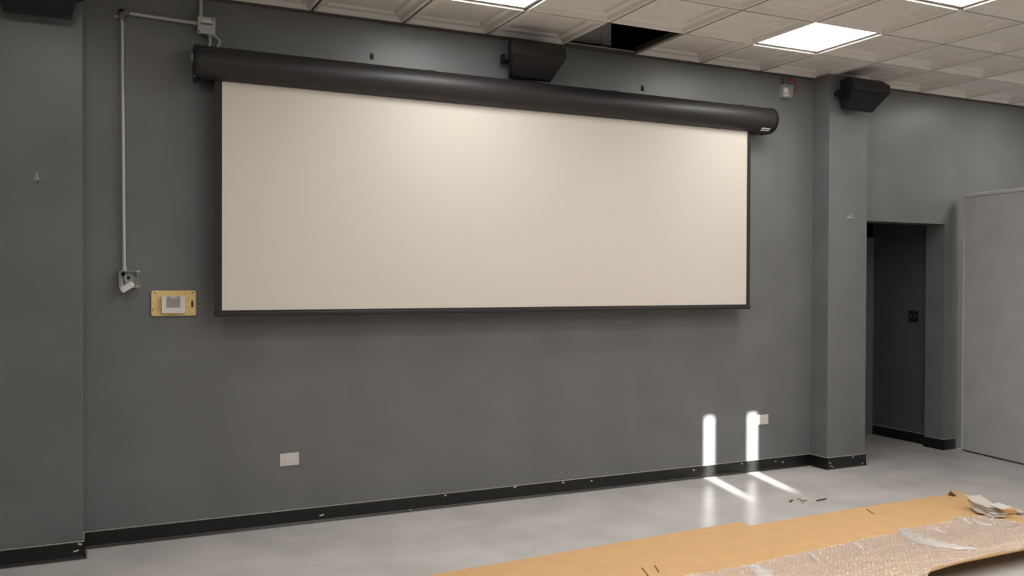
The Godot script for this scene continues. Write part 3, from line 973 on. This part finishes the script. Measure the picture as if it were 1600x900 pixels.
func make_bubble_wrap():
	var o := base("bubble_wrap")
	tag(o, "crumpled clear bubble wrap spread over the near half of the cardboard", "bubble wrap")
	var nz := FastNoiseLite.new()
	nz.seed = 8
	nz.frequency = 1.0
	nz.fractal_octaves = 3
	var far := [[-0.6, 1.93], [0.36, 1.875], [0.77, 1.87], [1.165, 1.827], [1.56, 1.794], [1.73, 1.785], [1.99, 1.77], [2.08, 1.715], [2.24, 1.747], [2.47, 1.757], [2.62, 1.69], [2.80, 1.735], [2.86, 1.782]]
	var step := 0.0065
	var pitch := 0.030
	var rows := int(0.82 / step)
	var cols := int(3.46 / step)
	var grid := []
	for i in cols + 1:
		var u := float(i) / cols
		var col := []
		for j in rows + 1:
			var v := float(j) / rows
			var x0 := -0.6 + 3.46 * u
			var zf := 1.9
			for k in far.size() - 1:
				if x0 >= far[k][0] and x0 <= far[k + 1][0] + 0.0001:
					zf = lerpf(far[k][1], far[k + 1][1], (x0 - far[k][0]) / (far[k + 1][0] - far[k][0]))
			zf += 0.012 * nz.get_noise_2d(x0 * 9.0, 3.0)
			var zn := 2.506 + 0.05 * clampf((1.6 - x0) / 2.0, 0, 1) + 0.02 * nz.get_noise_2d(x0 * 5.0, 9.0) * smoothstep(1.75, 1.45, x0)
			if x0 < 1.45: zn += 0.16 * smoothstep(1.45, 0.9, x0)
			var z := lerpf(zf, zn, v)
			var x := x0 - 0.16 * v * smoothstep(2.2, 2.86, x0)
			var y := card_h(x, minf(z, 2.50)) + 0.0085
			if z > 2.515: y = maxf(0.004, y - (z - 2.515) * 0.8)
			# wrinkles and bubbles
			var wr := nz.get_noise_2d(x * 2.2 + 20, z * 5.0)
			y += 0.010 * maxf(0.0, wr) + 0.004 * absf(nz.get_noise_2d(x * 11.0, z * 6.0 + x * 4.0))
			var row := int(floor(z / (pitch * 0.866)))
			var xj := x + 0.012 * nz.get_noise_2d(x * 6.0 + 40, z * 9.0) + 0.006 * (row * 7 % 5)
			var bxp := fposmod(xj + (row % 2) * pitch * 0.5, pitch) - pitch * 0.5
			var bzp := fposmod(z, pitch * 0.866) - pitch * 0.433
			var rr := sqrt(bxp * bxp + bzp * bzp) / (pitch * 0.42)
			if rr < 1.0: y += (0.0052 + 0.006 * nz.get_noise_2d(x * 30.0, z * 30.0 + 7.0)) * sqrt(1.0 - rr * rr)
			col.append(Vector3(x, y, z))
		grid.append(col)
	var st := mb()
	for i in cols:
		for j in rows:
			quad(st, grid[i][j], grid[i + 1][j], grid[i + 1][j + 1], grid[i][j + 1], Vector3.UP, 1)
	build(st, "sheet", M.bubble, o)
	# smooth flattened fold running diagonally, and smaller loose creases
	for f in [[[Vector3(2.09, 0, 1.735), Vector3(2.04, 0, 1.80), Vector3(1.98, 0, 1.90), Vector3(1.92, 0, 2.02), Vector3(1.86, 0, 2.15), Vector3(1.85, 0, 2.28), Vector3(1.90, 0, 2.40)], 0.060, 0.032],
			[[Vector3(1.565, 0, 1.79), Vector3(1.55, 0, 1.86), Vector3(1.50, 0, 1.96)], 0.014, 0.020],
			[[Vector3(1.20, 0, 1.83), Vector3(1.17, 0, 1.90), Vector3(1.09, 0, 2.05)], 0.012, 0.016],
			[[Vector3(0.75, 0, 1.88), Vector3(0.74, 0, 1.98), Vector3(0.66, 0, 2.12)], 0.05, 0.016],
			[[Vector3(2.63, 0, 1.70), Vector3(2.58, 0, 1.80), Vector3(2.56, 0, 1.86)], 0.012, 0.022],
			[[Vector3(2.72, 0, 1.73), Vector3(2.62, 0, 1.85), Vector3(2.60, 0, 1.97)], 0.012, 0.016],
			[[Vector3(2.84, 0, 1.80), Vector3(2.74, 0, 1.86), Vector3(2.66, 0, 1.95)], 0.010, 0.014],
			[[Vector3(2.28, 0, 1.77), Vector3(2.24, 0, 1.85), Vector3(2.20, 0, 1.95)], 0.014, 0.016]]:
		var path: Array = f[0]
		var cv := Curve3D.new()
		for p in path: cv.add_point(p)
		var ln := cv.get_baked_length()
		var prev := []
		st = mb()
		var ns := 22
		for i in ns + 1:
			var p := cv.sample_baked(ln * i / ns, true)
			var p2 := cv.sample_baked(minf(ln, ln * i / ns + 0.01), true)
			var p0 := cv.sample_baked(maxf(0, ln * i / ns - 0.01), true)
			var d := (p2 - p0).normalized()
			var sd := d.cross(Vector3.UP)
			var taper := sin(PI * clampf((i + 1.2) / (ns + 2.0), 0, 1))
			var row := []
			for j in 9:
				var q := (j - 4) / 4.0
				var w: float = f[1] * (0.35 + 0.65 * taper)
				var pos := p + sd * (q * w)
				pos.y = card_h(pos.x, minf(pos.z, 2.50)) + 0.012 + f[2] * taper * pow(maxf(0.0, 1.0 - q * q), 0.7) * (0.75 + 0.5 * nz.get_noise_2d(pos.x * 14, pos.z * 14))
				row.append(pos)
			if i > 0:
				for j in 8:
					quad(st, prev[j], prev[j + 1], row[j + 1], row[j], Vector3.UP, 1)
			prev = row
		build(st, "fold", M.film, o)

func slab(st: SurfaceTool, pts: Array, th: float):
	# ragged flat piece: top outline points (Vector3), extruded downwards
	var c := Vector3.ZERO
	for p in pts: c += p
	c /= pts.size()
	for i in pts.size():
		var a: Vector3 = pts[i]
		var b: Vector3 = pts[(i + 1) % pts.size()]
		var dn := Vector3(0, -th, 0)
		tri(st, c, a, b, Vector3.UP)
		tri(st, c + dn, a + dn, b + dn, Vector3.DOWN)
		quad(st, a, b, b + dn, a + dn, (a + b) * 0.5 - c)

func make_scraps():
	var c0 := Vector3(2.905, 0, 1.715)
	var looks := ["lowest torn pad of the folded white pad stack at the cardboard corner", "second lowest torn pad of the white pad stack on the cardboard", "middle torn white pad of the small stack on the cardboard", "second from top torn white pad of the stack on the cardboard", "topmost torn white pad of the stack at the cardboard corner"]
	for i in 5:
		var o := base("torn_pad", Vector3.ZERO)
		tag(o, looks[i], "pad", "torn white pads at the cardboard corner")
		var st := mb()
		var pts := []
		var a := 0.20 + 0.018 * i
		var l := 0.20 + 0.004 * i
		var wd := 0.11
		var shift := Vector3(0.006 * i + rng.randf_range(-0.012, 0.012), 0, -0.012 * i + rng.randf_range(-0.014, 0.014))
		var dirx := Vector3(-0.30, 0, 0.954)
		var dirz := Vector3(0.954, 0, 0.30)
		for k in [[-1.0, -1.0], [-0.2, -1.12], [0.35, -0.9], [1.0, -1.0], [1.04, 0.2], [0.96, 1.0], [0.2, 0.92], [0.1, 1.15], [-0.6, 0.95], [-1.0, 1.0], [-0.92, 0.0]]:
			var u: float = k[0] * l * 0.5 + rng.randf_range(-0.008, 0.008)
			var v: float = k[1] * wd * 0.5 + rng.randf_range(-0.008, 0.008)
			var p := c0 + shift + dirx * u + dirz * v
			p.y = 0.020 + 0.0115 * (i + 1) + 0.016 * maxf(0.0, -k[0]) * (0.8 + 0.2 * i)
			pts.append(p)
		slab(st, pts, 0.0075)
		build(st, "pad", M.card_liner, o)
	# loose white flap lying on the end of the stack
	var o := base("paper_flap")
	tag(o, "bright white paper flap lying over the near end of the pad stack", "paper")
	var st := mb()
	slab(st, [Vector3(2.885, 0.085, 1.74), Vector3(2.985, 0.087, 1.73), Vector3(2.97, 0.084, 1.84), Vector3(2.86, 0.082, 1.85)], 0.003)
	build(st, "sheet", M.white_plastic, o)
	o = base("cardboard_block", Vector3(3.035, 0.013, 1.745), -0.30)
	tag(o, "small folded brown cardboard block right of the white pads", "cardboard")
	st = mb()
	rbox(st, Vector3(-0.062, 0.0, -0.035), Vector3(0.062, 0.036, 0.035), 0.005)
	build(st, "body", M.card, o)
	o = base("paper_scrap", Vector3(3.14, 0.010, 1.77), 0.3)
	tag(o, "tiny white scrap beside the folded cardboard block", "scrap")
	st = mb()
	slab(st, [Vector3(-0.04, 0.018, -0.02), Vector3(0.01, 0.024, -0.028), Vector3(0.045, 0.010, 0.0), Vector3(0.02, 0.008, 0.026), Vector3(-0.035, 0.012, 0.02)], 0.008)
	build(st, "scrap", M.card_liner, o)
	# debris on the bare floor
	var deb := [["floor_scrap", "dark splinter on bare floor nearest the sunlit streaks", M.card_cut, Vector3(1.985, 0, 0.868), 0.5, 0.045, 0.010, 0.006],
		["floor_scrap", "pale crumpled scrap in the middle of the floor debris", M.card_liner, Vector3(2.085, 0, 0.885), -0.3, 0.030, 0.022, 0.016],
		["floor_scrap", "small tan chip behind the crumpled scrap on the floor", M.card, Vector3(2.085, 0, 0.835), 0.2, 0.022, 0.014, 0.008],
		["floor_scrap", "long thin dark strip at the right of the floor debris", M.card_cut, Vector3(2.205, 0, 0.935), 0.12, 0.060, 0.008, 0.010],
		["floor_scrap", "little grey crumb in front of the floor debris", M.card_liner, Vector3(2.045, 0, 0.930), 0.9, 0.018, 0.014, 0.007]]
	for d in deb:
		o = base(d[0], d[3], d[4])
		tag(o, d[1], "scrap", "debris on the bare floor")
		st = mb()
		var pts := []
		for i in 9:
			var a := TAU * i / 9
			pts.append(Vector3(cos(a) * d[5] * rng.randf_range(0.75, 1.1), d[7] * rng.randf_range(0.7, 1.2), sin(a) * d[6] * rng.randf_range(0.6, 1.2)))
		slab(st, pts, d[7] * 0.7)
		build(st, "scrap", d[2], o)

func _ready():
	rng.seed = 41
	# camera
	var cam := Camera3D.new()
	cam.name = "camera"
	add_child(cam)
	cam.position = Vector3(-2.5009, 1.5715, 5.6573)
	cam.rotation = Vector3(-0.01073, -0.44592, 0.0039)
	cam.fov = 36.02
	cam.near = 0.05
	cam.current = true
	# environment
	var we := WorldEnvironment.new()
	we.name = "environment"
	var e := Environment.new()
	var sky := Sky.new()
	var sm := PhysicalSkyMaterial.new()
	sky.sky_material = sm
	e.background_mode = Environment.BG_SKY
	e.sky = sky
	e.tonemap_mode = Environment.TONE_MAPPER_LINEAR
	e.tonemap_exposure = 0.87
	e.sdfgi_enabled = true
	e.ssao_enabled = true
	e.ssil_enabled = true
	we.environment = e
	add_child(we)
	# low sun through the two narrow door lites behind the camera
	var sun := DirectionalLight3D.new()
	sun.name = "sun"
	add_child(sun)
	sun.look_at_from_position(Vector3.ZERO, Vector3(0.26, -0.17, -1.0), Vector3.UP)
	sun.light_energy = 24.0
	sun.light_color = Color(1.0, 0.99, 0.97)
	sun.light_angular_distance = 0.53
	sun.shadow_enabled = true

	materials()
	make_shell()
	make_ceiling()
	var looks := {"-1,1": "square lit ceiling panel near the wall at the top centre", "3,1": "square lit ceiling panel right of the missing tile", "3,3": "square lit ceiling panel cut by the top right edge of the picture"}
	for p in PANELS:
		var key := "%d,%d" % [p[0], p[1]]
		make_panel(p[0], p[1], looks.get(key, "square lit ceiling panel over %s, %s" % [{-5: "the far left", -1: "the left half", 3: "the middle", 6: "the right of the middle", 8: "the right half", 12: "the far right"}[p[0]], {1: "by the wall", 2: "near the wall", 3: "in the second row", 4: "in the third row", 5: "in the third row", 6: "in the fourth row", 7: "in the fourth row", 8: "in the fifth row", 9: "in the fifth row", 10: "in the last row"}[p[1]]]))
	make_baseboards()
	make_screen()
	make_speaker(Vector3(0.29, 2.962, 0.0), "black wedge loudspeaker above the middle of the screen casing")
	make_speaker(Vector3(3.22, 2.962, 0.188), "black wedge loudspeaker on the pillar beside the doorway")
	make_speaker(Vector3(-2.745, 2.962, 0.188), "black wedge loudspeaker high on the left pillar, cut by the picture edge")
	make_electrical()
	make_wall_bits()
	make_partition()
	make_plenum()
	make_card()
	make_bubble_wrap()
	make_scraps()
